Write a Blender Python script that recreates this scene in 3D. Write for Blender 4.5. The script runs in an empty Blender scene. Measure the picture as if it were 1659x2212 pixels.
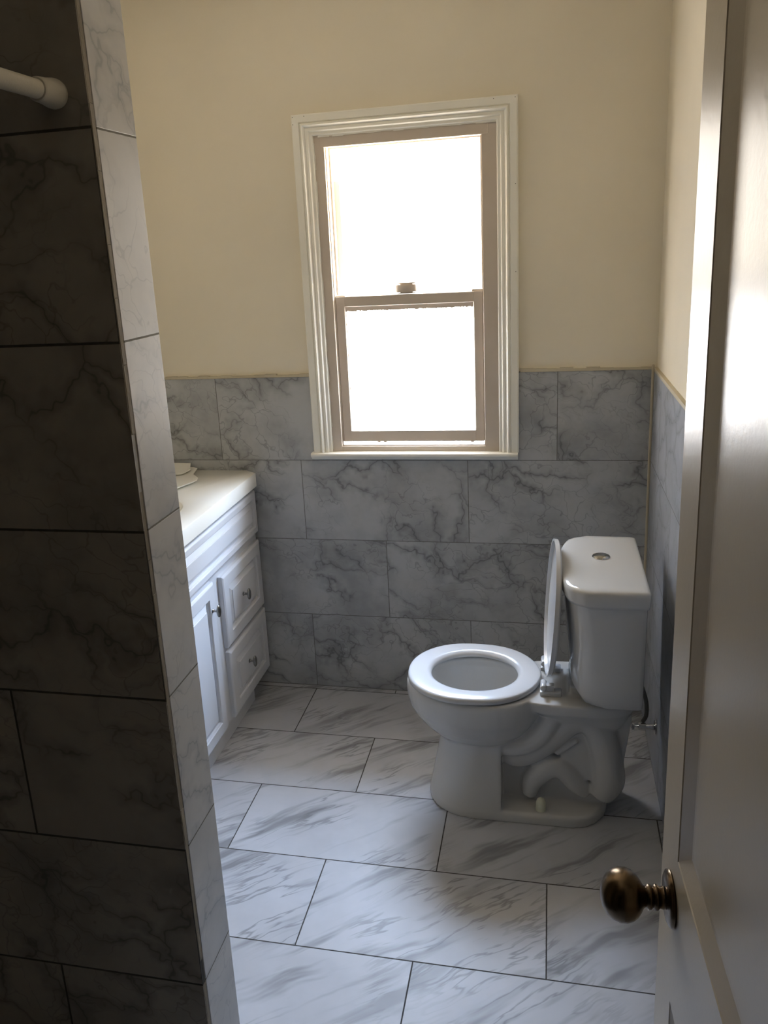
import bpy, bmesh, math, random
from mathutils import Vector, Matrix
random.seed(7)
SC = bpy.context.scene
COL = SC.collection
PI = math.pi

# ------------------------------------------------------------------ helpers
ORIG = {}
def _org(o):
    while o is not None and o.parent is not None: o = o.parent
    return Vector(ORIG.get(o.name, (0, 0, 0))) if o is not None else Vector((0, 0, 0))

def tag(o, label=None, cat=None, group=None, kind=None):
    if label: o['label'] = label
    if cat: o['category'] = cat
    if group: o['group'] = group
    if kind: o['kind'] = kind
    return o

def empty(name, loc, label=None, cat=None, group=None, kind=None):
    o = bpy.data.objects.new(name, None); COL.objects.link(o)
    o.location = loc; o.empty_display_size = .05
    ORIG[o.name] = tuple(loc)
    return tag(o, label, cat, group, kind)

def obj(name, bm, mat, parent=None, smooth=False, angle=None):
    """all geometry is given in world coordinates; moved into the parent's frame"""
    me = bpy.data.meshes.new(name)
    if parent is not None:
        bmesh.ops.translate(bm, verts=bm.verts, vec=-_org(parent))
    bmesh.ops.recalc_face_normals(bm, faces=bm.faces)
    bm.to_mesh(me); bm.free()
    if smooth:
        for p in me.polygons: p.use_smooth = True
        if angle is not None:
            me.set_sharp_from_angle(angle=math.radians(angle))
    me.materials.append(mat)
    o = bpy.data.objects.new(name, me); COL.objects.link(o)
    if parent is not None: o.parent = parent
    return o

def box(bm, a, b, bev=0, seg=2):
    x0, y0, z0 = [min(a[i], b[i]) for i in range(3)]
    x1, y1, z1 = [max(a[i], b[i]) for i in range(3)]
    vs = [bm.verts.new(p) for p in ((x0,y0,z0),(x1,y0,z0),(x1,y1,z0),(x0,y1,z0),(x0,y0,z1),(x1,y0,z1),(x1,y1,z1),(x0,y1,z1))]
    fs = [bm.faces.new([vs[i] for i in f]) for f in ((0,3,2,1),(4,5,6,7),(0,1,5,4),(1,2,6,5),(2,3,7,6),(3,0,4,7))]
    if bev:
        es = list({e for f in fs for e in f.edges})
        bmesh.ops.bevel(bm, geom=es, offset=bev, segments=seg, profile=.5, affect='EDGES')

def BX(a, b, bev=0, seg=2):
    bm = bmesh.new(); box(bm, a, b, bev, seg); return bm

def loft(bm, rings, cap0=True, cap1=True, closed=True):
    """rings: lists of points of equal length"""
    R = [[bm.verts.new(p) for p in r] for r in rings]
    n = len(R[0])
    for i in range(len(R) - 1):
        for j in range(n if closed else n - 1):
            k = (j + 1) % n
            bm.faces.new((R[i][j], R[i][k], R[i+1][k], R[i+1][j]))
    if cap0: bm.faces.new(R[0][::-1])
    if cap1: bm.faces.new(R[-1])
    return R

def lathe(bm, c, axis, prof, n=32):
    """prof: list of (distance along axis, radius); axis unit vector"""
    ax = Vector(axis).normalized(); c = Vector(c)
    u = ax.orthogonal().normalized(); v = ax.cross(u)
    rings = []
    for d, r in prof:
        rings.append([c + ax*d + (u*math.cos(2*PI*k/n) + v*math.sin(2*PI*k/n))*max(r, 1e-5) for k in range(n)])
    loft(bm, rings)

def tube(bm, pts, rad, n=14, squash=None):
    pts = [Vector(p) for p in pts]
    rings = []; up = None
    for i, p in enumerate(pts):
        t = (pts[min(i+1, len(pts)-1)] - pts[max(i-1, 0)]).normalized()
        if up is None: up = t.orthogonal().normalized()
        up = (up - t*up.dot(t)).normalized(); v = t.cross(up)
        r = rad[i] if isinstance(rad, (list, tuple)) else rad
        rings.append([p + (up*math.cos(2*PI*k/n) + v*math.sin(2*PI*k/n))*r for k in range(n)])
    loft(bm, rings)

def spline(pts, n=8):
    """Catmull-Rom through points (any dimension)"""
    P = [pts[0]] + list(pts) + [pts[-1]]; out = []
    for i in range(1, len(P) - 2):
        for k in range(n):
            t = k / n
            out.append(tuple(.5*((2*P[i][d]) + (-P[i-1][d]+P[i+1][d])*t + (2*P[i-1][d]-5*P[i][d]+4*P[i+1][d]-P[i+2][d])*t*t
                       + (-P[i-1][d]+3*P[i][d]-3*P[i+1][d]+P[i+2][d])*t**3) for d in range(len(P[0]))))
    out.append(tuple(pts[-1])); return out

def rect_rings(bm, a0, a1, b0, b1, prof, fn, cap_last=True, cap_first=False):
    """nested rectangles: prof = [(inset, depth)]; fn(a, b, depth) -> point"""
    rings = [[fn(a0+i, b0+i, d), fn(a1-i, b0+i, d), fn(a1-i, b1-i, d), fn(a0+i, b1-i, d)] for i, d in prof]
    loft(bm, rings, cap_first, cap_last)

# ------------------------------------------------------------------ materials
class NT:
    def __init__(s, name):
        s.m = bpy.data.materials.new(name); s.m.use_nodes = True
        s.t = s.m.node_tree; s.t.nodes.clear()
        s.out = s.n('ShaderNodeOutputMaterial')
    def n(s, ty, **kw):
        x = s.t.nodes.new(ty)
        for k, v in kw.items(): setattr(x, k, v)
        return x
    def L(s, a, b): s.t.links.new(a, b)
    def set(s, sock, v):
        if isinstance(v, bpy.types.NodeSocket): s.L(v, sock)
        else: sock.default_value = v
    def math(s, op, a, b=None, c=None, clamp=False):
        x = s.n('ShaderNodeMath', operation=op); x.use_clamp = clamp
        s.set(x.inputs[0], a)
        if b is not None: s.set(x.inputs[1], b)
        if c is not None: s.set(x.inputs[2], c)
        return x.outputs[0]
    def vmath(s, op, a, b=None):
        x = s.n('ShaderNodeVectorMath', operation=op)
        s.set(x.inputs[0], a)
        if b is not None:
            if op == 'SCALE': s.set(x.inputs['Scale'], b)
            else: s.set(x.inputs[1], b)
        return x.outputs[0]
    def mix(s, f, a, b, mode='MIX'):
        x = s.n('ShaderNodeMix', data_type='RGBA', blend_type=mode)
        s.set(x.inputs[0], f); s.set(x.inputs[6], a); s.set(x.inputs[7], b)
        return x.outputs[2]
    def smooth(s, v, lo, hi, a=0., b=1.):
        x = s.n('ShaderNodeMapRange', interpolation_type='SMOOTHSTEP')
        s.set(x.inputs[0], v)
        for i, q in enumerate((lo, hi, a, b)): x.inputs[i+1].default_value = q
        return x.outputs[0]
    def noise(s, vec, scale, detail=3, rough=.5, dist=0., color=False):
        x = s.n('ShaderNodeTexNoise'); s.set(x.inputs['Vector'], vec)
        x.inputs['Scale'].default_value = scale; x.inputs['Detail'].default_value = detail
        x.inputs['Roughness'].default_value = rough; x.inputs['Distortion'].default_value = dist
        return x.outputs['Color'] if color else x.outputs[0]
    def pos(s): return s.n('ShaderNodeNewGeometry').outputs['Position']
    def bsdf(s, color, rough, spec=.5, metal=0., normal=None, coat=0.):
        b = s.n('ShaderNodeBsdfPrincipled')
        s.set(b.inputs['Base Color'], color); s.set(b.inputs['Roughness'], rough)
        b.inputs['Specular IOR Level'].default_value = spec; b.inputs['Metallic'].default_value = metal
        b.inputs['Coat Weight'].default_value = coat
        if normal is not None: s.L(normal, b.inputs['Normal'])
        s.L(b.outputs[0], s.out.inputs[0]); return b
    def bump(s, h, strength, dist=.002):
        x = s.n('ShaderNodeBump'); x.inputs['Strength'].default_value = strength
        x.inputs['Distance'].default_value = dist; s.L(h, x.inputs['Height']); return x.outputs[0]

def paint(name, col, rough, bump=.1, scale=60, var=.04, spec=.5, dirt=None):
    s = NT(name); p = s.pos()
    n = s.noise(p, 2.2, 4); f = s.smooth(n, .3, .7)
    c2 = tuple(c*(1-var*2) for c in col) + (1,)
    c = s.mix(f, tuple(col) + (1,), c2)
    h = s.noise(p, scale, 4, .6)
    s.bsdf(c, rough, spec, normal=s.bump(h, bump))
    return s.m

def tile(name, ua, va, u0, v0, h=.307, w=.61, par=.305, drift=0., style='wall', rough=.4,
         base=(.62,.64,.66), grout=(.30,.30,.30), gw=.0028, spec=.5, vein=1., dark=(.26,.27,.28)):
    """marble-look porcelain in running bond; u0 = a joint in row 0, rows counted downward in v from v0"""
    s = NT(name); p = s.pos()
    sep = s.n('ShaderNodeSeparateXYZ'); s.L(p, sep.inputs[0])
    U, V = sep.outputs[ua], sep.outputs[va]
    vv = s.math('DIVIDE', s.math('SUBTRACT', v0, V), h)
    row = s.math('FLOOR', vv)
    odd = s.math('FLOORED_MODULO', row, 2.)
    off = s.math('ADD', s.math('MULTIPLY', odd, par), s.math('MULTIPLY', row, drift))
    uu = s.math('DIVIDE', s.math('SUBTRACT', s.math('SUBTRACT', U, u0), off), w)
    colm = s.math('FLOOR', uu)
    fu = s.math('FRACT', uu); fv = s.math('FRACT', vv)
    du = s.math('MULTIPLY', s.math('MINIMUM', fu, s.math('SUBTRACT', 1., fu)), w)
    dv = s.math('MULTIPLY', s.math('MINIMUM', fv, s.math('SUBTRACT', 1., fv)), h)
    wob = s.math('MULTIPLY', s.noise(p, 90, 2), .0009)
    d = s.math('ADD', s.math('MINIMUM', du, dv), s.math('SUBTRACT', wob, .00045))
    g = s.smooth(d, gw*.35, gw*.62, 1., 0.)
    idv = s.n('ShaderNodeCombineXYZ'); s.L(row, idv.inputs[0]); s.L(colm, idv.inputs[1])
    wn = s.n('ShaderNodeTexWhiteNoise', noise_dimensions='3D'); s.L(idv.outputs[0], wn.inputs['Vector'])
    rnd = wn.outputs['Color']
    # local 2D coords (metres) + a random offset per tile
    c2 = s.n('ShaderNodeCombineXYZ'); s.L(U, c2.inputs[0]); s.L(V, c2.inputs[1])
    q = s.vmath('ADD', c2.outputs[0], s.vmath('SCALE', rnd, 17.))
    base4 = tuple(base)+(1,); dark4 = tuple(dark)+(1,)
    if style == 'floor':
        wv = s.vmath('SCALE', s.vmath('SUBTRACT', s.noise(q, 3.2, 3, .55, color=True), (.5,.5,.5)), .085)
        qd = s.vmath('ADD', q, wv)
        mp = s.n('ShaderNodeMapping'); mp.inputs['Rotation'].default_value = (0, 0, -math.radians(38))
        mp.inputs['Scale'].default_value = (1, 1, 1); s.L(qd, mp.inputs[0])
        st = s.vmath('MULTIPLY', mp.outputs[0], (1.5, 12., 1.))
        n1 = s.noise(st, 1.25, 3, .62)
        n2 = s.noise(s.vmath('MULTIPLY', mp.outputs[0], (3.2, 21., 1.)), 1.2, 3, .6)
        msk = s.smooth(s.noise(q, 2.4, 2), .34, .56, .35, 1.)
        band = s.math('MULTIPLY', s.smooth(n1, .50, .68), msk)
        r1 = s.math('ABSOLUTE', s.math('SUBTRACT', n2, .52))
        line = s.math('MULTIPLY', s.smooth(r1, .0, .045, 1., 0.), s.smooth(s.noise(q, 3.4, 2), .45, .62))
        cl = s.smooth(s.noise(q, 4., 4, .6), .3, .75)
        c = s.mix(s.math('MULTIPLY', cl, .22*vein), base4, dark4)
        c = s.mix(s.math('MULTIPLY', band, .74*vein), c, dark4)
        c = s.mix(s.math('MULTIPLY', line, .60*vein), c, dark4)
    else:
        wv = s.vmath('SCALE', s.vmath('SUBTRACT', s.noise(q, 4.5, 4, .6, color=True), (.5,.5,.5)), .34)
        qd = s.vmath('ADD', q, wv)
        def vor(vec, sc):
            x = s.n('ShaderNodeTexVoronoi', feature='DISTANCE_TO_EDGE', voronoi_dimensions='2D')
            s.L(vec, x.inputs['Vector']); x.inputs['Scale'].default_value = sc; return x.outputs['Distance']
        mp = s.n('ShaderNodeMapping'); mp.inputs['Rotation'].default_value = (0, 0, math.radians(25)); s.L(qd, mp.inputs[0])
        a = vor(s.vmath('MULTIPLY', mp.outputs[0], (1., 1.9, 1.)), 4.8)
        b = vor(s.vmath('MULTIPLY', mp.outputs[0], (1., 1.6, 1.)), 12.)
        m1 = s.smooth(s.noise(q, 4.2, 3), .40, .60)
        m2 = s.smooth(s.noise(s.vmath('ADD', q, (5., 3., 0.)), 3.1, 3), .42, .58)
        va_ = s.math('MULTIPLY', s.smooth(a, .0, .034, 1., 0.), m1)
        vb_ = s.math('MULTIPLY', s.smooth(b, .0, .05, 1., 0.), m2)
        halo = s.math('MULTIPLY', s.smooth(a, .0, .22, 1., 0.), m1)
        cl = s.smooth(s.noise(q, 5.5, 4, .6), .35, .75)
        c = s.mix(s.math('MULTIPLY', cl, .46*vein), base4, dark4)
        c = s.mix(s.math('MULTIPLY', halo, .46*vein), c, dark4)
        c = s.mix(s.math('MULTIPLY', va_, .60*vein), c, tuple(x*.72 for x in dark)+(1,))
        c = s.mix(s.math('MULTIPLY', vb_, .42*vein), c, tuple(x*.8 for x in dark)+(1,))
    gc = s.mix(s.noise(p, 40, 3), tuple(grout)+(1,), tuple(x*.6 for x in grout)+(1,))
    c = s.mix(g, c, gc)
    rg = s.math('ADD', s.math('MULTIPLY', g, .4), s.math('ADD', rough, s.math('MULTIPLY', s.noise(p, 14, 3), .08)))
    hgt = s.math('SUBTRACT', 1., g)
    s.bsdf(c, rg, spec, normal=s.bump(hgt, .5, .0015))
    return s.m

M = {}
M['plaster'] = paint('cream_plaster', (.78,.725,.60), .85, .2, 28, .03, .12)
M['ceiling'] = paint('ceiling_plaster', (.86,.83,.76), .7, .2, 30, .02)
M['trim'] = paint('white_gloss_trim', (.86,.85,.78), .32, .12, 70, .03)
M['taupe'] = paint('taupe_window_paint', (.60,.525,.45), .42, .12, 90, .04)
M['door'] = paint('cream_door_gloss', (.51,.44,.33), .31, .10, 120, .03, .6)
M['china'] = paint('white_china', (.56,.56,.55), .08, .0, 20, .01, .6)
M['plastic'] = paint('white_seat_plastic', (.56,.57,.585), .20, .0, 20, .01, .55)
M['laminate'] = paint('white_cabinet_paint', (.60,.61,.64), .33, .04, 60, .015)
M['counter'] = paint('white_cultured_marble', (.78,.78,.74), .22, .02, 30, .02)
M['rod'] = paint('white_rod_enamel', (.62,.57,.47), .45, .25, 260, .04)
M['caulk'] = paint('cream_caulk', (.55,.49,.36), .6, .4, 90, .1)
M['biscuit'] = paint('raw_tile_edge', (.27,.225,.16), .8, .5, 120, .15)
M['hall'] = paint('darkened_hall_plaster', (.12,.10,.075), .7, .2, 30, .03)  # colour darkened to stand for an unlit hallway and cut bounced light
M['capplastic'] = paint('ivory_cap_plastic', (.70,.70,.55), .35, .0, 20, .02)
M['rubber'] = paint('dark_hose', (.05,.05,.045), .45, .2, 300, .1)
def metal(name, col, rough, bump=0., scale=60):
    s = NT(name); p = s.pos(); h = s.noise(p, scale, 3)
    c = s.mix(s.smooth(h, .35, .7), tuple(col)+(1,), tuple(x*.7 for x in col)+(1,))
    s.bsdf(c, rough, .5, 1., normal=s.bump(h, bump) if bump else None); return s.m
M['nickel'] = metal('satin_nickel', (.36,.355,.345), .22)
M['chrome'] = metal('chrome', (.72,.73,.74), .08)
M['brass'] = metal('aged_brass', (.17,.12,.072), .27)
M['steel'] = metal('braided_steel', (.16,.155,.14), .4, .6, 500)

s = NT('window_glass'); tr = s.n('ShaderNodeBsdfTransparent'); gl = s.n('ShaderNodeBsdfGlossy'); gl.inputs['Roughness'].default_value = .02
mx = s.n('ShaderNodeMixShader'); mx.inputs[0].default_value = .05
s.L(tr.outputs[0], mx.inputs[1]); s.L(gl.outputs[0], mx.inputs[2]); s.L(mx.outputs[0], s.out.inputs[0]); M['glass'] = s.m
s = NT('obscure_glass'); tr = s.n('ShaderNodeBsdfTransparent'); tl = s.n('ShaderNodeBsdfTranslucent'); tl.inputs['Color'].default_value = (.9,.9,.9,1)
mx = s.n('ShaderNodeMixShader'); mx.inputs[0].default_value = .25
s.L(tr.outputs[0], mx.inputs[1]); s.L(tl.outputs[0], mx.inputs[2]); s.L(mx.outputs[0], s.out.inputs[0]); M['frost'] = s.m
s = NT('milky_plastic'); b = s.bsdf((.93,.93,.90,1), .3, .5)
tl = s.n('ShaderNodeBsdfTranslucent'); tl.inputs['Color'].default_value = (.9,.9,.8,1); mx = s.n('ShaderNodeMixShader'); mx.inputs[0].default_value = .2
s.L(b.outputs[0], mx.inputs[1]); s.L(tl.outputs[0], mx.inputs[2]); s.L(mx.outputs[0], s.out.inputs[0]); M['milky'] = s.m
M['paper'] = paint('yellowish_paper', (.66,.63,.42), .7, .3, 80, .12)

# tiles: joints measured from the photograph
M['floor'] = tile('floor_marble_tile', 0, 1, -1.218, -.330-.0+.307, h=.307, par=.305, drift=-.0085, style='floor',
                  rough=.42, base=(.46,.475,.51), spec=.35, grout=(.07,.065,.06), gw=.0034, dark=(.13,.133,.14))
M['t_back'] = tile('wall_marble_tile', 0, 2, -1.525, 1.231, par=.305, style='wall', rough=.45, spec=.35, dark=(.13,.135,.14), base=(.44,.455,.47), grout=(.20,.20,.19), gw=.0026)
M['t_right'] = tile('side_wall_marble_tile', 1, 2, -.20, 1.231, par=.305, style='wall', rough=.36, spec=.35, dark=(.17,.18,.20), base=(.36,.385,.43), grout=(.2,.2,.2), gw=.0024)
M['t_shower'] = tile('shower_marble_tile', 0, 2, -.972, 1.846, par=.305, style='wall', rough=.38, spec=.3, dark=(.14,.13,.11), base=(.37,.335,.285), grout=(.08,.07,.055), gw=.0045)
M['t_end'] = tile('end_marble_tile', 1, 2, -1.95, 1.846, w=2., par=0., style='wall', rough=.36, base=(.54,.52,.49), grout=(.20,.18,.14), gw=.0034, vein=.75)

# ------------------------------------------------------------------ the room
XL, YF, ZC = -1.89, -2.62, 2.55
ST = dict(kind='structure')
def struct(name, bm, mat, parent=None, **k):
    o = obj(name, bm, mat, parent, **k)
    if parent is None: o['kind'] = 'structure'
    return o
struct('floor', BX((-2.1, -4.6, -.12), (.16, .16, 0)), M['floor'])
struct('ceiling', BX((-2.1, -4.6, ZC), (.16, .16, ZC+.1)), M['ceiling'])

# back wall with the window opening
WX0, WX1, WZ0, WZ1 = -1.098, -.487, .950, 2.030
def holed(bm, x0, x1, z0, z1, hx0, hx1, hz0, hz1, y0, y1):
    box(bm, (x0, y0, z0), (hx0, y1, z1)); box(bm, (hx1, y0, z0), (x1, y1, z1))
    box(bm, (hx0, y0, z0), (hx1, y1, hz0))
    if hz1 < z1: box(bm, (hx0, y0, hz1), (hx1, y1, z1))
bm = bmesh.new(); holed(bm, -2.1, .16, 0, ZC, WX0, WX1, WZ0, WZ1, .010, .15)
wb = struct('wall_back', bm, M['plaster'])
bm = bmesh.new(); ZT = 1.231
box(bm, (XL, 0, 0), (-1.160, .0102, ZT)); box(bm, (-.440, 0, 0), (.0, .0102, ZT)); box(bm, (-1.160, 0, 0), (-.440, .0102, .936))
obj('tile_wainscot', bm, M['t_back'], wb)
bm = bmesh.new()
for i in range(44):     # hand-run bead of cream paint over the top of the tile
    a = XL + i*.043; b = a + .0435
    if b > -1.155 and a < -.445: continue
    if b > 0: b = 0
    z = ZT + .008 + random.uniform(-.002, .004)
    box(bm, (a, -.0022, ZT-.0005), (b, .0105, z))
obj('paint_bead', bm, M['caulk'], wb)
# right wall
wr = struct('wall_right', BX((.010, -4.6, 0), (.16, .012, ZC)), M['plaster'])
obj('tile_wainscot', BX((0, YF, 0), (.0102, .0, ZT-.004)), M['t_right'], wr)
bm = bmesh.new(); box(bm, (-.0015, YF, ZT-.004), (.0105, -.012, ZT+.007)); obj('paint_bead', bm, M['caulk'], wr)
struct('trim_1', BX((-.0085, -.0075, .0), (.0005, .0005, ZT+.016), .003), M['caulk'])
struct('wall_left', BX((-2.1, -4.6, 0), (XL, .012, ZC)), M['plaster'])
# partition between the shower and the vanity
PX, PY0, PY1 = -.972, -1.671, -1.534
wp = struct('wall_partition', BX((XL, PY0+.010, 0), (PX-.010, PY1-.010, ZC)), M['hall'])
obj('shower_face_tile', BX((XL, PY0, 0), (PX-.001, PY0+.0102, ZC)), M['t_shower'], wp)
obj('end_face_tile', BX((PX-.0102, PY0+.0135, 0), (PX, PY1, ZC), .0012, 2), M['t_end'], wp)
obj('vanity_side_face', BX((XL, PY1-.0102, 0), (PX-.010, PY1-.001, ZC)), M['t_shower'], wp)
bm = bmesh.new()
z = 0
while z < ZC:            # raw, slightly uneven cut edge of the shower tiles
    h = random.uniform(.05, .14); z2 = min(ZC, z+h)
    box(bm, (PX-.008, PY0+.0012, z), (PX-.0006+random.uniform(-.0006,.0008), PY0+.0128, z2), .0008, 1); z = z2
obj('raw_tile_edge', bm, M['biscuit'], wp)
# wall with the doorway the picture was taken from, and the hall behind
DX0, DX1 = -.86, -.10
bm = bmesh.new(); box(bm, (-2.1, YF-.12, 0), (DX0, YF, ZC)); box(bm, (DX1, YF-.12, 0), (.16, YF, ZC)); box(bm, (DX0, YF-.12, 2.06), (DX1, YF, ZC))
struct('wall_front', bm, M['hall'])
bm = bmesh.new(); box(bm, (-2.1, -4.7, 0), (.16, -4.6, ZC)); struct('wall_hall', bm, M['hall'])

# ------------------------------------------------------------------ window
win = empty('window_1', (-.79, 0, .93), kind='structure')
# casing: moulded profile mitred round three sides
prof = [(0., .0105), (0., -.013), (.004, -.0165), (.024, -.0165), (.027, -.012), (.031, -.019), (.035, -.020), (.039, -.015),
        (.043, -.010), (.048, -.0125), (.052, -.012), (.056, -.0065), (.064, -.0055), (.067, -.002), (.067, .0108)]
CX0, CX1, CZ1, CZ0 = -1.163, -.433, 2.090, .9555
def casing(a, b, closed=False):
    bm = bmesh.new(); R = []
    for i, y in prof:
        R.append([Vector(q) for q in ((CX0+i, y, CZ0), (CX0+i, y, CZ1-i), (CX1-i, y, CZ1-i), (CX1-i, y, CZ0))][a:b])
    loft(bm, R, False, False, closed=False)
    # end caps
    for k in (0, -1):
        try: bm.faces.new([bm.verts.new(r[k]) for r in R])
        except Exception: pass
    return bm
obj('casing', casing(0, 4), M['trim'], win, smooth=True, angle=40)
bm = bmesh.new()
for x, z in ((-1.157, 2.082), (-1.118, 2.083), (-1.157, 2.060), (-.507, 2.083), (-.441, 2.082), (-.441, 1.56), (-.441, 1.83)):
    lathe(bm, (x, -.0160, z), (0, -1, 0), [(0, .0016), (.0007, .0014)], 8)
obj('nail_head', bm, M['rubber'], win)
# stool
rg = []
for y, z in ((.030, .930), (-.012, .930), (-.018, .9335), (-.020, .938), (-.026, .941), (-.029, .9465), (-.028, .9525), (-.024, .9555), (.030, .9565)):
    rg.append([(-1.172, y, z), (-.436, y, z)])
bm = bmesh.new()
v = [[bm.verts.new(p) for p in r] for r in rg]
for i in range(len(v)): 
    j = (i+1) % len(v); bm.faces.new((v[i][0], v[i][1], v[j][1], v[j][0]))
bm.faces.new([r[0] for r in v]); bm.faces.new([r[1] for r in v][::-1])
obj('stool', bm, M['trim'], win, smooth=True, angle=50)
# taupe frame (jambs, head, sill) with two tracks
FX0, FX1 = -1.0985, -.4865
bm = bmesh.new()
box(bm, (FX0, .004, .9565), (-1.062, .020, 2.0300), .001, 1)
box(bm, (FX0, .018, .9565), (-1.0590, .148, 2.0300))
box(bm, (-.548, .004, .9565), (FX1, .020, 2.0300), .001, 1)
box(bm, (-.5510, .018, .9565), (FX1, .148, 2.0300))
box(bm, (-1.075, .002, 1.986), (-.525, .032, 2.0300), .001, 1)
box(bm, (-1.075, .030, 1.992), (-.525, .148, 2.0300))
box(bm, (FX0, .018, .950), (FX1, .148, .9765), .001, 1)
box(bm, (-1.075, .005, .9560), (-.525, .020, .9740), .0015, 1)
obj('frame', bm, M['taupe'], win)
bm = bmesh.new()          # thin ragged line of white paint left on the frame
random.seed(3)
for side in (-1.0962, -.4955):
    z = .965
    while z < 1.99:
        h = random.uniform(.012, .05); w = random.uniform(.0005, .0035)
        a, b = (side, side+w) if side < -.8 else (side+.0055-w, side+.0055)
        box(bm, (a, .0005, z), (b, .0046, min(z+h, 2.0))); z += h
x = -1.08
while x < -.51:
    h = random.uniform(.01, .05); box(bm, (x, -.0005, 2.0205-random.uniform(.0005, .004)), (x+h, .0026, 2.026)); x += h
obj('paint_edge', bm, M['trim'], win)
# fixed upper light
bm = bmesh.new(); holed(bm, -1.0588, -.5512, 1.480, 1.992, -1.0535, -.5555, 1.500, 1.984, .050, .070)
up = obj('upper_sash', bm, M['taupe'], win)
obj('pane', BX((-1.056, .058, 1.485), (-.553, .062, 1.988)), M['glass'], up)
# sliding lower sash, raised a finger's width
LZ = .9885
bm = bmesh.new()
def bar(a, b, bv=.0015): box(bm, a, b, bv, 1)
bar((-1.0585, .022, LZ), (-1.027, .047, 1.5025)); bar((-.582, .022, LZ), (-.5515, .047, 1.5025))
bar((-1.028, .022, LZ), (-.581, .047, 1.0275)); bar((-1.028, .022, 1.4665), (-.581, .047, 1.5015))
bar((-1.0585, .026, 1.500), (-1.025, .060, 1.5065)); bar((-.588, .026, 1.500), (-.5515, .060, 1.5085))
ls = obj('lower_sash', bm, M['taupe'], win)
obj('pane', BX((-1.033, .034, 1.020), (-.575, .038, 1.472)), M['frost'], ls)
bm = bmesh.new(); x = -1.027
while x < -.584:         # ragged putty line along the top of the obscure pane
    w = random.uniform(.002, .005); box(bm, (x, .0318, 1.451+random.uniform(-.002, .0015)), (min(x+w, -.583), .0342, 1.4670)); x += w
z = 1.03
while z < 1.452:
    w = random.uniform(.004, .01); box(bm, (-1.0272, .0318, z), (-1.0255+random.uniform(0, .0014), .0342, z+w)); z += w
obj('putty_line', bm, M['taupe'], ls)
bm = bmesh.new()
for k in (-.935, -.912, -.60):
    box(bm, (k, .026, .9835), (k+.011, .040, .9890), .0008, 1)
obj('weather_strip', bm, M['taupe'], ls)
# finger lock on the meeting rail
lk = bmesh.new()
def oval(cx, cy, rx, ry, z0, z1, n=28, rnd=.002):
    rr = []
    for z, k in ((z0, .97), (z0+rnd, 1.), (z1-rnd, 1.), (z1, .94)):
        rr.append([(cx+rx*k*math.cos(2*PI*i/n), cy+ry*k*math.sin(2*PI*i/n), z) for i in range(n)])
    loft(lk, rr)
oval(-.810, .034, .0345, .014, 1.503, 1.5060)
oval(-.810, .034, .0365, .016, 1.5085, 1.5330, rnd=.004); oval(-.810, .034, .022, .010, 1.505, 1.537)
oval(-.808, .036, .0310, .013, 1.5355, 1.5400)
obj('sash_lock', lk, M['taupe'], win, smooth=True, angle=40)
bm = bmesh.new(); box(bm, (-1.0600, .100, 1.500), (-1.0405, .112, 1.885), .001, 1)
obj('screen_rail', bm, M['taupe'], win)

# unseen overhang added outside to block steep sky light above the window
ev = B_ = bmesh.new(); box(ev, (-3.2, .15, 2.24), (1.6, .60, 2.30)); box(ev, (-3.2, .58, 2.20), (1.6, .62, 2.38))
sky_block = empty('sky_block_overhang', (-.8, .3, 2.25), kind='structure'); obj('sky_block_slab', ev, M['trim'], sky_block)
# ------------------------------------------------------------------ door, opened against the right side
ang = .05; DE = Vector((-.1835, -1.88, 0)); DW, DH, DT = .715, 2.03, .035
sd = Vector((math.sin(ang), -math.cos(ang), 0)); nd = Vector((-math.cos(ang), -math.sin(ang), 0))   # sd towards the hinge, nd towards the room
door = empty('door_1', (DE.x, DE.y, .008), kind='structure')
def dp(a, z, d=0.): return DE + sd*a + nd*d + Vector((0, 0, z))
def dbox(bm, a0, a1, z0, z1, d0, d1):
    n0 = len(bm.verts); bm.verts.ensure_lookup_table()
    vs = [bm.verts.new(dp(a, z, d)) for a, z, d in ((a0,z0,d0),(a1,z0,d0),(a1,z0,d1),(a0,z0,d1),(a0,z1,d0),(a1,z1,d0),(a1,z1,d1),(a0,z1,d1))]
    for f in ((0,3,2,1),(4,5,6,7),(0,1,5,4),(1,2,6,5),(2,3,7,6),(3,0,4,7)): bm.faces.new([vs[i] for i in f])
S0 = .086; PANELS = ((.17, .736), (.942, 1.935))
bm = bmesh.new()
dbox(bm, 0, S0, .008, DH, -DT, 0); dbox(bm, DW-S0, DW, .008, DH, -DT, 0)
for z0, z1 in ((.008, .17), (.736, .942), (1.935, DH)): dbox(bm, S0, DW-S0, z0, z1, -DT, 0)
obj('door_frame', bm, M['door'], door)
for z0, z1 in PANELS:
    for sgn, off in ((1, 0.), (-1, -DT)):
        bm = bmesh.new()
        pr = [(0, 0.), (.0015, -.0012), (.026, -.0095), (.031, -.0100), (.034, -.0100)]
        rect_rings(bm, S0, DW-S0, z0, z1, [(i, off + sgn*d) for i, d in pr], lambda a, b, d: dp(a, b, d))
        obj('panel', bm, M['door'], door)
def knob_prof(): return [(0, .0325), (.002, .034), (.0045, .033), (.007, .028), (.0085, .019), (.010, .0135), (.0145, .0125), (.017, .0150), (.020, .0155),
    (.0225, .0125), (.025, .0145), (.028, .0150), (.031, .0120), (.034, .0140), (.037, .0195), (.041, .0250), (.047, .0295), (.054, .0318), (.062, .0318), (.070, .0290), (.077, .0235), (.082, .0155), (.0845, .0075), (.085, .0)]
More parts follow.
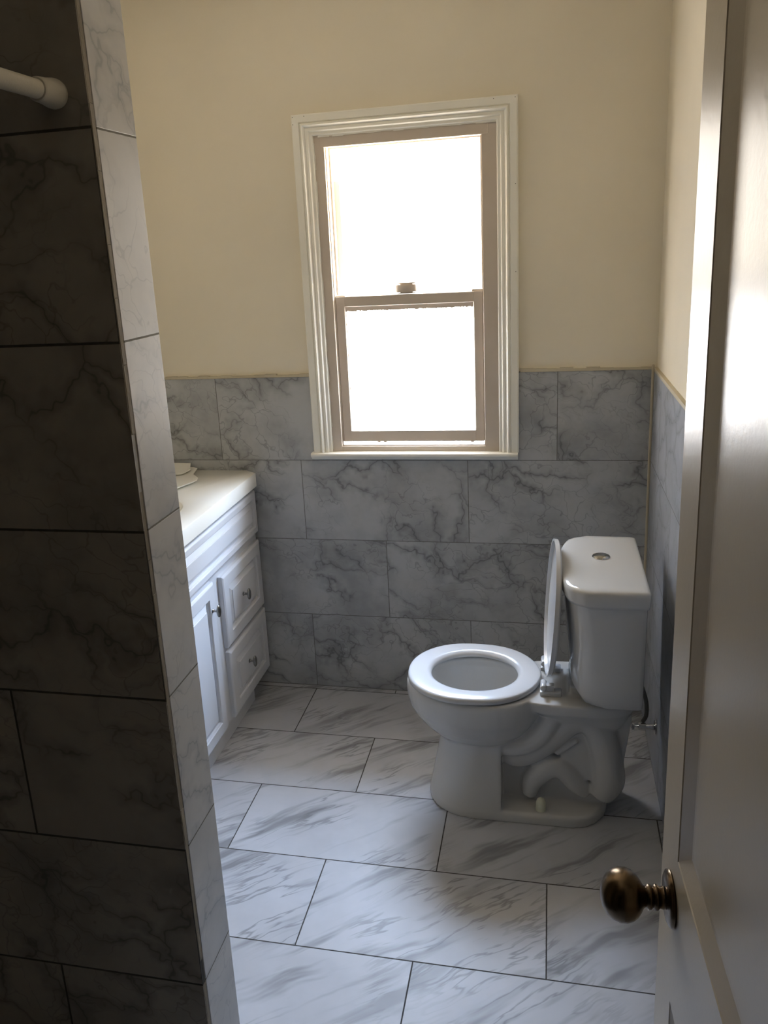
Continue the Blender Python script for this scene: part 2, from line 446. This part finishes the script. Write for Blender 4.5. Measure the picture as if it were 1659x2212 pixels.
for d0, sg in ((0, 1), (-DT, -1)):
    full = knob_prof(); c = dp(.066, .872, d0)
    bm = bmesh.new(); lathe(bm, c, nd*sg, full[9:] if 0 else full[5:], 40)
    kn = obj('door_knob', bm, M['brass'], door, smooth=True, angle=60)
    bm = bmesh.new(); lathe(bm, c, nd*sg, full[:5] + [(.0086, .0)], 40)
    obj('rose', bm, M['brass'], kn, smooth=True, angle=50)

# ------------------------------------------------------------------ shower curtain rod
RX, RZ = -1.022, 1.893
rod = empty('shower_curtain_rod', (RX, PY0, RZ), 'white enamelled curtain rod with a flared end socket on the dark tiled shower wall', 'curtain rod')
bm = bmesh.new(); lathe(bm, (RX, PY0-.03, RZ), (0, -1, 0), [(0, .0128), (.20, .0128), (.202, .0145), (.915, .0145)], 28)
obj('rod_tube', bm, M['rod'], rod, smooth=True, angle=40)
for y, d in ((PY0, -1), (YF, 1)):
    bm = bmesh.new(); lathe(bm, (RX, y, RZ), (0, d, 0), [(0, .0195), (.004, .0205), (.010, .0205), (.026, .0180), (.046, .0165), (.048, .0150), (.0485, .0125)], 32)
    obj('end_socket', bm, M['rod'], rod, smooth=True, angle=40)

# ------------------------------------------------------------------ vanity
van = empty('vanity_cabinet', (-1.65, -.38, 0), 'white vanity cabinet with raised-panel door and two drawers beneath the white counter', 'cabinet')
CXF = -1.420; VY0, VY1, VZ0, VZ1 = -.765, -.006, .075, .832
bm = bmesh.new()
box(bm, (XL+.002, VY0, VZ0), (CXF-.018, VY0+.016, VZ1)); box(bm, (XL+.002, VY1-.016, VZ0), (CXF-.018, VY1, VZ1)); box(bm, (XL+.002, VY0+.016, VZ0), (CXF-.018, VY1-.016, VZ0+.016)); box(bm, (XL+.002, VY0+.016, VZ0+.016), (XL+.010, VY1-.016, VZ1)); box(bm, (CXF-.0185, VY0, VZ0), (CXF, VY1, VZ1), .001, 1)
obj('carcass', bm, M['laminate'], van)
obj('toe_kick', BX((XL+.03, VY0+.01, 0), (-1.436, -.132, VZ0+.001)), M['laminate'], van)
FT = .019
def panel_front(y0, y1, z0, z1, rail, x=CXF):
    """raised panel front facing +x"""
    bm = bmesh.new()
    t = x + FT
    pr = [(0, x), (0, t-.006), (.0015, t-.0035), (.007, t-.0005), (.009, t), (rail-.004, t), (rail-.0025, t-.0040), (rail+.0005, t-.0050), (rail+.002, t-.0115),
          (rail+.007, t-.0118), (rail+.009, t-.0100), (rail+.024, t-.0030), (rail+.0255, t-.0028), (rail+.0262, t-.0002), (rail+.030, t)]
    m = min(y1-y0, z1-z0)/2 - .004
    pr = [(i, d) for i, d in pr if i < m]
    rect_rings(bm, y0, y1, z0, z1, pr, lambda a, b, d: Vector((d, a, b)), True, True)
    return bm
def knob(y, z, parent, x=CXF+FT):
    bm = bmesh.new(); lathe(bm, (x, y, z), (1, 0, 0), [(0, .0075), (.0015, .0078), (.003, .0055), (.006, .0042), (.014, .0042), (.018, .0065)], 20)
    k = obj('knob', bm, M['nickel'], parent, smooth=True, angle=50)
    bm = bmesh.new(); lathe(bm, (0, 0, 0), (1, 0, 0), [(0, .0060), (.0015, .0115), (.004, .0135), (.007, .0128), (.009, .0095), (.0102, .005), (.0106, 0)], 28)
    bmesh.ops.scale(bm, verts=bm.verts, vec=(1.1, .95, 1.6)); bmesh.ops.translate(bm, verts=bm.verts, vec=(x+.017, y, z))
    # the oval head belongs to the same knob
    me = k.data; tmp = bmesh.new(); tmp.from_mesh(me)
    bmesh.ops.translate(bm, verts=bm.verts, vec=-_org(parent)); m2 = bpy.data.meshes.new('t'); bmesh.ops.recalc_face_normals(bm, faces=bm.faces)
    for f in bm.faces: f.smooth = True
    bm.to_mesh(m2); bm.free(); tmp.from_mesh(m2); tmp.to_mesh(me); tmp.free(); bpy.data.meshes.remove(m2)
    return k
obj('false_front', panel_front(-.752, -.018, .650, .812, .030), M['laminate'], van)
d1 = obj('drawer', panel_front(-.402, -.022, .356, .618, .050), M['laminate'], van); knob(-.232, .487, d1)
d2 = obj('drawer', panel_front(-.402, -.022, .088, .340, .050), M['laminate'], van); knob(-.236, .222, d2)
dr = obj('door', panel_front(-.745, -.474, .092, .634, .050), M['laminate'], van); knob(-.508, .545, dr)

# counter with moulded basin
top = empty('countertop', (-1.64, -.39, .833), 'white moulded vanity countertop with an inset basin resting on the cabinet', 'countertop')
TX1, TY0, TY1, TZ0, TZ1 = -1.388, -.778, -.0015, .833, .885
BCX, BCY, BAX, BAY = -1.640, -.505, .160, .150
bm = bmesh.new(); n = 64
def outl(z, ins):
    # rectangle points matched to the ellipse angle
    pts = []
    for k in range(n):
        a = 2*PI*k/n; c, s_ = math.cos(a), math.sin(a)
        hx1, hx0, hy1, hy0 = TX1-ins-BCX, BCX-(XL+.0015), TY1-ins-BCY, BCY-TY0-ins
        tx = (hx1 if c > 0 else hx0)/max(abs(c), 1e-6); ty = (hy1 if s_ > 0 else hy0)/max(abs(s_), 1e-6)
        t = min(tx, ty); pts.append((BCX+c*t, BCY+s_*t, z))
    return pts
def ell(k, z): return [(BCX+BAX*k*math.cos(2*PI*i/n), BCY+BAY*k*math.sin(2*PI*i/n), z) for i in range(n)]
loft(bm, [outl(TZ0, 0), outl(TZ1-.004, 0), outl(TZ1-.0012, .0012), outl(TZ1, .004), ell(1.03, TZ1), ell(1.0, TZ1-.002), ell(.96, TZ1-.012), ell(.86, TZ1-.05),
          ell(.66, TZ1-.09), ell(.35, TZ1-.118), ell(.06, TZ1-.125)], True, True)
obj('counter_slab', bm, M['counter'], top, smooth=True, angle=30)
bm = bmesh.new(); lathe(bm, (BCX, BCY, TZ1-.1255), (0, 0, 1), [(0, .021), (.003, .020), (.0035, .004)], 24); obj('drain', bm, M['chrome'], top)

# milky plastic packaging left on the counter
tray = empty('plastic_tray', (-1.70, -.15, TZ1), 'milky white plastic packaging tray lying on the vanity counter against the back wall', 'packaging tray')
bm = bmesh.new()
def tr_ring(i, z):
    o = [(-1.80, -.012), (-1.640, -.012), (-1.618, -.030), (-1.600, -.110), (-1.560, -.160), (-1.550, -.195), (-1.590, -.310), (-1.640, -.335), (-1.80, -.335)]
    cx, cy = -1.70, -.17
    return [(cx+(x-cx)*(1-i), cy+(y-cy)*(1-i), TZ1+z) for x, y in o]
loft(bm, [tr_ring(.14, .0015), tr_ring(.03, .011), tr_ring(0, .012), tr_ring(.0, .014), tr_ring(.05, .0135), tr_ring(.12, .009), tr_ring(.16, .0085)])
obj('tray_shell', bm, M['milky'], tray, smooth=True, angle=35)
bm = bmesh.new()
loft(bm, [[(-1.79, -.030, TZ1+.016), (-1.652, -.018, TZ1+.016), (-1.650, -.014, TZ1+.030), (-1.79, -.016, TZ1+.032)], [(-1.79, -.085, TZ1+.015), (-1.632, -.060, TZ1+.015), (-1.634, -.058, TZ1+.019), (-1.79, -.084, TZ1+.020)],
          [(-1.79, -.150, TZ1+.015), (-1.640, -.120, TZ1+.0145), (-1.640, -.119, TZ1+.0165), (-1.79, -.149, TZ1+.018)]])
obj('tray_lid', bm, M['milky'], tray)
tag(obj('leaflet', BX((-1.79, -.262, TZ1+.0145), (-1.652, -.186, TZ1+.0185), .001), M['paper']), 'small yellowish folded leaflet lying in the plastic tray on the counter', 'leaflet')

# ------------------------------------------------------------------ toilet
TYC = -.580
wc = empty('toilet', (-.40, TYC, 0), 'white two-piece toilet with its lid raised against the tank, standing by the right wall', 'toilet')
def sup(xf, xb, b, z, n=48, e=2.15, eb=None, yc=TYC, mid=None):
    """outline with front xf, back xb, half width b"""
    pts = []; xm = mid if mid is not None else (xf+xb)/2
    for k in range(n):
        a = 2*PI*k/n; c, s_ = math.cos(a), math.sin(a)
        ee = (eb or e) if c > 0 else e
        x = xm + (abs(c)**(2/ee))*((xb-xm) if c > 0 else -(xm-xf)); y = yc + b*math.copysign(abs(s_)**(2/ee), s_)
        pts.append((x, y, z))
    return pts
def remesh(bms, name, mat, parent, vox, smooth_it=3, disp=None):
    me = bpy.data.meshes.new('tmp'); bm = bmesh.new()
    for b in bms:
        bmesh.ops.recalc_face_normals(b, faces=b.faces)
        m_ = bpy.data.meshes.new('t'); b.to_mesh(m_); b.free(); bm.from_mesh(m_); bpy.data.meshes.remove(m_)
    bm.to_mesh(me); bm.free()
    o = bpy.data.objects.new('tmp', me); COL.objects.link(o)
    r = o.modifiers.new('r', 'REMESH'); r.mode = 'VOXEL'; r.voxel_size = vox; r.adaptivity = 0
    sm = o.modifiers.new('s', 'SMOOTH'); sm.factor = .5; sm.iterations = smooth_it
    dg = bpy.context.evaluated_depsgraph_get(); dg.update()
    nm = bpy.data.meshes.new_from_object(o.evaluated_get(dg))
    bpy.data.objects.remove(o); bpy.data.meshes.remove(me)
    b2 = bmesh.new(); b2.from_mesh(nm); bpy.data.meshes.remove(nm)
    return obj(name, b2, mat, parent, smooth=True)

def B(): return bmesh.new()
parts = []
# outer bowl, rim and inner basin as one closed shell
bm = B()
outer = [(-.560, -.500, .03, .190), (-.615, -.465, .065, .200), (-.655, -.425, .098, .223), (-.684, -.392, .122, .248), (-.708, -.368, .142, .274), (-.729, -.350, .157, .303),
         (-.742, -.338, .167, .328), (-.749, -.330, .172, .360), (-.750, -.328, .174, .385), (-.747, -.330, .172, .400), (-.742, -.334, .168, .4035)]
inner = [(-.690, -.400, .120, .4035), (-.685, -.407, .115, .398), (-.688, -.402, .120, .375), (-.683, -.405, .117, .33), (-.670, -.418, .106, .285), (-.648, -.440, .086, .245), (-.610, -.470, .052, .224), (-.560, -.500, .025, .216)]
loft(bm, [sup(a, b, w, z, mid=(a+b)/2+.02) for a, b, w, z in outer] + [sup(a, b, w, z, mid=(a+b)/2) for a, b, w, z in inner])
parts.append(bm)
# front pedestal column: rounded front, straight back edge of the side recess
bm = B()
def colm(z, xf, b, xb=-.462, n=40):
    pts = []
    r = b
    for k in range(n+1):
        a = PI/2 + PI*k/n
        pts.append((xf + r*1.15 + r*1.15*math.cos(a), TYC + b*math.sin(a), z))
    pts.append((xb, TYC-b, z)); pts.append((xb, TYC+b, z))
    return pts
loft(bm, [colm(z, xf, b) for z, xf, b in ((0, -.690, .131), (.008, -.691, .131), (.03, -.688, .129), (.07, -.680, .123), (.12, -.669, .116), (.17, -.659, .112), (.22, -.651, .110), (.262, -.640, .100))])
parts.append(bm)
# foot
def stad(z, x0, x1, b, n=20):
    pts = []
    for k in range(n+1):
        a = PI/2 + PI*k/n; pts.append((x0+b*1.1+b*1.1*math.cos(a), TYC+b*math.sin(a), z))
    for k in range(n+1):
        a = -PI/2 + PI*k/n; pts.append((x1-b*.85+b*.85*math.cos(a), TYC+b*math.sin(a), z))
    return pts
bm = B(); loft(bm, [stad(0, -.690, -.152, .131), stad(.024, -.689, -.153, .1305), stad(.031, -.686, -.156, .127), stad(.034, -.68, -.16, .121)]); parts.append(bm)
# web behind the column (floor of the side recess)
bm = B(); loft(bm, [[(-.47, TYC-.045, .03), (-.165, TYC-.050, .03), (-.165, TYC+.050, .03), (-.47, TYC+.045, .03)], [(-.47, TYC-.045, .16), (-.150, TYC-.045, .16), (-.150, TYC+.045, .16), (-.47, TYC+.045, .16)],
                    [(-.47, TYC-.05, .30), (-.145, TYC-.04, .30), (-.145, TYC+.04, .30), (-.47, TYC+.05, .30)]]); parts.append(bm)
# trapway: up the slope, over the bend, down the back to the floor outlet
def tw(pts, rads, yo):
    bm = B(); P = spline([(p[0], p[1], r) for p, r in zip(pts, rads)], 7)
    tube(bm, [(a, TYC+yo, b) for a, b, r in P], [r for a, b, r in P], 20); return bm
for sg in (-1, 1):
    parts.append(tw([(-.500, .215), (-.425, .185), (-.365, .212), (-.315, .262), (-.275, .308), (-.228, .325), (-.190, .298), (-.172, .245), (-.160, .180), (-.158, .115), (-.180, .070)],
                    [.030, .040, .043, .046, .048, .048, .048, .047, .047, .050, .040], sg*.050))
    parts.append(tw([(-.382, .050), (-.368, .105), (-.325, .150), (-.285, .150), (-.245, .105), (-.215, .070)], [.022, .033, .036, .036, .033, .022], sg*.054))
    parts.append(tw([(-.305, .205), (-.245, .255)], [.0070, .0070], sg*.0725))
    parts.append(tw([(-.490, .222), (-.425, .226), (-.380, .243), (-.345, .276), (-.320, .320), (-.302, .360)], [.026, .030, .031, .031, .030, .026], sg*.077))
    b_ = B(); loft(b_, [[(-.31, TYC+sg*.02, .14), (-.19, TYC+sg*.02, .12), (-.19, TYC+sg*.072, .12), (-.31, TYC+sg*.072, .14)], [(-.27, TYC+sg*.02, .27), (-.19, TYC+sg*.02, .28), (-.19, TYC+sg*.066, .28), (-.27, TYC+sg*.066, .27)]]); parts.append(b_)
# neck and shelf under the tank
bm = B()
loft(bm, [sup(-.330, -.105, .085, .300, e=3), sup(-.380, -.092, .110, .340, e=3), sup(-.420, -.085, .128, .365, e=3.2), sup(-.440, -.083, .135, .395, e=3.4), sup(-.438, -.085, .133, .4005, e=3.4)])
# keep the opening of the bowl clear: cut the shelf short of the hole
for v_ in bm.verts:
    if v_.co.x < -.385: v_.co.x = -.385
parts.append(bm)
bm = B(); loft(bm, [[(-.170, TYC-.05, .13), (-.118, TYC-.045, .13), (-.118, TYC+.045, .13), (-.170, TYC+.05, .13)], [(-.20, TYC-.07, .335), (-.095, TYC-.065, .335), (-.095, TYC+.065, .335), (-.20, TYC+.07, .335)]]); parts.append(bm)
bm = B(); box(bm, (-.270, TYC-.075, .395), (-.095, TYC+.075, .432)); parts.append(bm)
remesh(parts, 'bowl', M['china'], wc, .0042, 4)
bm = B(); lathe(bm, (0, 0, 0), (0, 0, 1), [(0, .0140), (.004, .0152), (.026, .0142), (.036, .0115), (.0415, .005), (.0425, 0)], 20)
b2 = bm.copy(); bmesh.ops.translate(bm, verts=bm.verts, vec=(-.347, TYC-.103, .032)); bmesh.ops.translate(b2, verts=b2.verts, vec=(-.347, TYC+.103, .032))
obj('bolt_cap', bm, M['capplastic'], wc, smooth=True, angle=60); obj('bolt_cap', b2, M['capplastic'], wc, smooth=True, angle=60)

# seat ring
def seat_out(z, g=0., n=72):
    pts = []
    for k in range(n):
        a = 2*PI*k/n; c, s_ = math.cos(a), math.sin(a)
        xm = -.560
        if c > 0:
            x = xm + (abs(c)**(2/2.6))*(.212-g); y = abs(s_)**(2/1.75)*(.176-g)
        else:
            x = xm - (abs(c)**(2/2.1))*(.184-g); y = abs(s_)**(2/2.1)*(.176-g)
        pts.append((x, TYC + math.copysign(y, s_), z))
    return pts
def seat_in(z, g=0., n=72):
    return [(-.545 + (.128+g)*math.cos(2*PI*k/n), TYC + (.112+g)*math.sin(2*PI*k/n), z) for k in range(n)]
bm = B()
loft(bm, [seat_out(.4075, .006), seat_out(.4085, .001), seat_out(.412, 0), seat_out(.4190, .0004), seat_out(.4225, .002), seat_out(.4245, .0048), seat_out(.4256, .010), seat_out(.4263, .026),
          seat_in(.4262, .018), seat_in(.4245, .011), seat_in(.4205, .004), seat_in(.4150, .0005), seat_in(.4095, 0), seat_in(.4075, .003)], False, False)
# close underside
bm.verts.ensure_lookup_table(); nv = 72; L_ = len(bm.verts)
for k in range(nv):
    j = (k+1) % nv; bm.faces.new((bm.verts[k], bm.verts[L_-nv+k], bm.verts[L_-nv+j], bm.verts[j]))
obj('seat', bm, M['plastic'], wc, smooth=True)
# raised lid (cover): hollow shell, leaning back
HX, HZ, TILT = -.337, .436, .068
def lidp(x, y, d):
    """x along the seat outline, measured from the hinge; d = thickness towards the tank"""
    r = (-.345 - x)
    return Vector((HX + r*TILT + d - (y-TYC)*.055, y, HZ + r + d*-TILT))
def lo(g, d, n=72):
    return [lidp(p[0], p[1], d) for p in seat_out(0, g, n)]
bm = B()
loft(bm, [lo(.0, -.003), lo(.0, .008), lo(.006, .0125), lo(.03, .0155), lo(.06, .0165)], False, True)
i0 = len(bm.verts)
R1 = [bm.verts.new(p) for p in lo(.006, -.003)]; R2 = [bm.verts.new(p) for p in lo(.009, .006)]; R3 = [bm.verts.new(p) for p in lo(.03, .0095)]
bm.verts.ensure_lookup_table(); R0 = [bm.verts[i] for i in range(72)]
for A_, B_ in ((R0, R1), (R1, R2), (R2, R3)):
    for k in range(72): bm.faces.new((A_[k], A_[(k+1) % 72], B_[(k+1) % 72], B_[k]))
bm.faces.new(R3)
obj('lid', bm, M['plastic'], wc, smooth=True, angle=50)
for sg in (-1, 1):
    y = TYC + sg*.072
    bm = B(); box(bm, (-.352, y-.016, .400), (-.292, y+.016, .414), .003); box(bm, (-.340, y-.010, .412), (-.312, y+.010, .432), .003)
    lathe(bm, (-.342, y-.020*sg, .428), (0, sg, 0), [(0, .0075), (.002, .009), (.040, .009), (.042, .0075), (.043, .004)], 18)
    obj('hinge', bm, M['plastic'], wc, smooth=True, angle=40)
    bm = B(); box(bm, (-.352, TYC+sg*.136-.008, .4045), (-.338, TYC+sg*.136+.008, .4105), .002)
    tmp = None; bm.free()
# tank
def dsh(z, xf, bow, hw, xb=-.082, yc=TYC-.003, n=26, rc=.03):
    """bowed front, straight back, rounded corners"""
    pts = []
    # front from +y to -y
    for k in range(n+1):
        t = -1 + 2*k/n; y = yc - t*(hw)
        x = xf - bow*(1-abs(t)**2.4) + .0
        e = max(0, (abs(t)-.80)/.20); x += e**2.2*rc
        pts.append((x, y, z))
    pts.append((xb-.012, yc-hw+.001, z)); pts.append((xb-.003, yc-hw+.005, z)); pts.append((xb, yc-hw+.014, z))
    pts.append((xb, yc+hw-.014, z)); pts.append((xb-.003, yc+hw-.005, z)); pts.append((xb-.012, yc+hw-.001, z))
    return pts
bm = B()
loft(bm, [dsh(z, xf, bow, hw, rc=rc) for z, xf, bow, hw, rc in ((.418, -.186, .042, .150, .050), (.421, -.202, .043, .166, .046), (.430, -.217, .043, .180, .040), (.455, -.228, .041, .187, .034), (.50, -.233, .040, .192, .032), (.60, -.241, .040, .200, .032), (.70, -.249, .039, .207, .032), (.738, -.252, .039, .210, .032))])
obj('tank', bm, M['china'], wc, smooth=True, angle=55)
bm = B()
Z0 = .7345
loft(bm, [dsh(z, xf, .040, hw, xb=xb, rc=.034) for z, xf, hw, xb in ((Z0, -.256, .212, -.080), (Z0+.002, -.2605, .2165, -.078), (Z0+.010, -.262, .218, -.0765), (Z0+.036, -.2635, .2195, -.0755), (Z0+.043, -.2625, .2185, -.0765), (Z0+.0475, -.2590, .2155, -.0790), (Z0+.0498, -.252, .209, -.085), (Z0+.0508, -.232, .190, -.100))])
obj('tank_lid', bm, M['china'], wc, smooth=True, angle=60)
bm = B(); lathe(bm, (0, 0, 0), (0, 0, 1), [(0, .0245), (.002, .0250), (.0045, .0235), (.0055, .021), (.0062, .0195), (.0080, .0140), (.0086, 0)], 36)
bmesh.ops.translate(bm, verts=bm.verts, vec=(-.186, TYC+.030, Z0+.0500))
obj('flush_button', bm, M['chrome'], wc, smooth=True, angle=35)

# water supply
vl = empty('shutoff_valve', (-.002, -.40, .17), 'small chrome angle stop valve on the right wall behind the toilet', 'valve')
bm = B(); lathe(bm, (-.0005, -.415, .172), (-1, 0, 0), [(0, .024), (.003, .022), (.006, .010), (.030, .009), (.030, .013), (.052, .013), (.054, .006)], 20); obj('valve_body', bm, M['chrome'], vl, smooth=True, angle=40)
bm = B(); lathe(bm, (-.054, -.415, .172), (-1, 0, 0), [(0, .006), (.010, .006), (.011, .016), (.018, .017), (.020, .010)], 16); bmesh.ops.scale(bm, verts=bm.verts, vec=(1, 1, .7), space=Matrix.Translation((0, 0, -.172))); obj('valve_handle', bm, M['chrome'], vl, smooth=True, angle=40)
P = spline([(-.040, -.415, .188), (-.030, -.415, .212), (-.032, -.416, .260), (-.050, -.420, .320), (-.078, -.424, .375), (-.100, -.428, .413)], 8)
bm = B(); tube(bm, P, .0065, 12)
hs = obj('supply_hose', bm, M['steel'], None, smooth=True); tag(hs, 'dark braided supply hose rising from the stop valve to the underside of the tank', 'hose')

# ------------------------------------------------------------------ light: daylight through the window
w = bpy.data.worlds.new('sky'); SC.world = w; w.use_nodes = True
t = w.node_tree; t.nodes.clear()
out = t.nodes.new('ShaderNodeOutputWorld'); bg = t.nodes.new('ShaderNodeBackground')
tc = t.nodes.new('ShaderNodeTexCoord'); sp = t.nodes.new('ShaderNodeSeparateXYZ'); cr = t.nodes.new('ShaderNodeValToRGB')
mr = t.nodes.new('ShaderNodeMapRange'); mr.inputs[1].default_value = -1; mr.inputs[2].default_value = 1
t.links.new(tc.outputs['Generated'], sp.inputs[0]); t.links.new(sp.outputs[2], mr.inputs[0]); t.links.new(mr.outputs[0], cr.inputs[0])
e = cr.color_ramp.elements
e[0].position = 0.; e[0].color = (.46, .40, .32, 1); e[1].position = 1.; e[1].color = (1.3, 1.75, 2.5, 1)
for p_, c_ in ((.34, (.50, .435, .35, 1)), (.46, (.26, .235, .20, 1)), (.60, (.20, .195, .19, 1)), (.70, (.30, .34, .38, 1)), (.78, (.95, 1.2, 1.6, 1)), (.84, (1.35, 1.78, 2.5, 1))):
    x_ = e.new(p_); x_.color = c_
az = t.nodes.new('ShaderNodeMapRange'); az.inputs[1].default_value = -.9; az.inputs[2].default_value = 1; az.inputs[3].default_value = 2.; az.inputs[4].default_value = 100.
t.links.new(sp.outputs[0], az.inputs[0]); t.links.new(az.outputs[0], bg.inputs[1])
t.links.new(cr.outputs[0], bg.inputs[0]); t.links.new(bg.outputs[0], out.inputs[0])
# light portal in the window opening (sampling aid for the sky, gives no light of its own)
la = bpy.data.lights.new('window_portal', 'AREA'); la.shape = 'RECTANGLE'; la.size = .60; la.size_y = 1.06
lo_ = bpy.data.objects.new('window_portal', la); COL.objects.link(lo_); lo_.location = (-.79, .155, 1.49); lo_.rotation_euler = (-PI/2, 0, 0)
la.cycles.is_portal = True

# ------------------------------------------------------------------ camera (solved from the tile joints)
f_px, cx, cy, cz, yaw, pitch, roll, sx, sy = 1801.2762, -.33019, -2.84577, 1.65697, .23178, .271376, -.055571, -51.83, -65.68
fw = Vector((-math.sin(yaw)*math.cos(pitch), math.cos(yaw)*math.cos(pitch), -math.sin(pitch)))
r0 = Vector((math.cos(yaw), math.sin(yaw), 0)); u0 = r0.cross(fw)
r1 = r0*math.cos(roll) + u0*math.sin(roll); u1 = -r0*math.sin(roll) + u0*math.cos(roll)
cam = bpy.data.cameras.new('camera'); co = bpy.data.objects.new('camera', cam); COL.objects.link(co)
m = Matrix((r1, u1, -fw)).transposed().to_4x4(); m.translation = (cx, cy, cz); co.matrix_world = m
cam.sensor_fit = 'VERTICAL'; cam.sensor_height = 24.; cam.lens = 24.*f_px/2212
cam.shift_x = -sx/2212; cam.shift_y = sy/2212
cam.clip_start = .02
SC.camera = co
SC.view_settings.view_transform = 'Standard'; SC.view_settings.look = 'None'
SC.view_settings.gamma = 1; SC.view_settings.use_curve_mapping = False
SC.view_settings.exposure = .14
SC.cycles.max_bounces = 14; SC.cycles.diffuse_bounces = 8; SC.cycles.glossy_bounces = 5; SC.cycles.transparent_max_bounces = 12
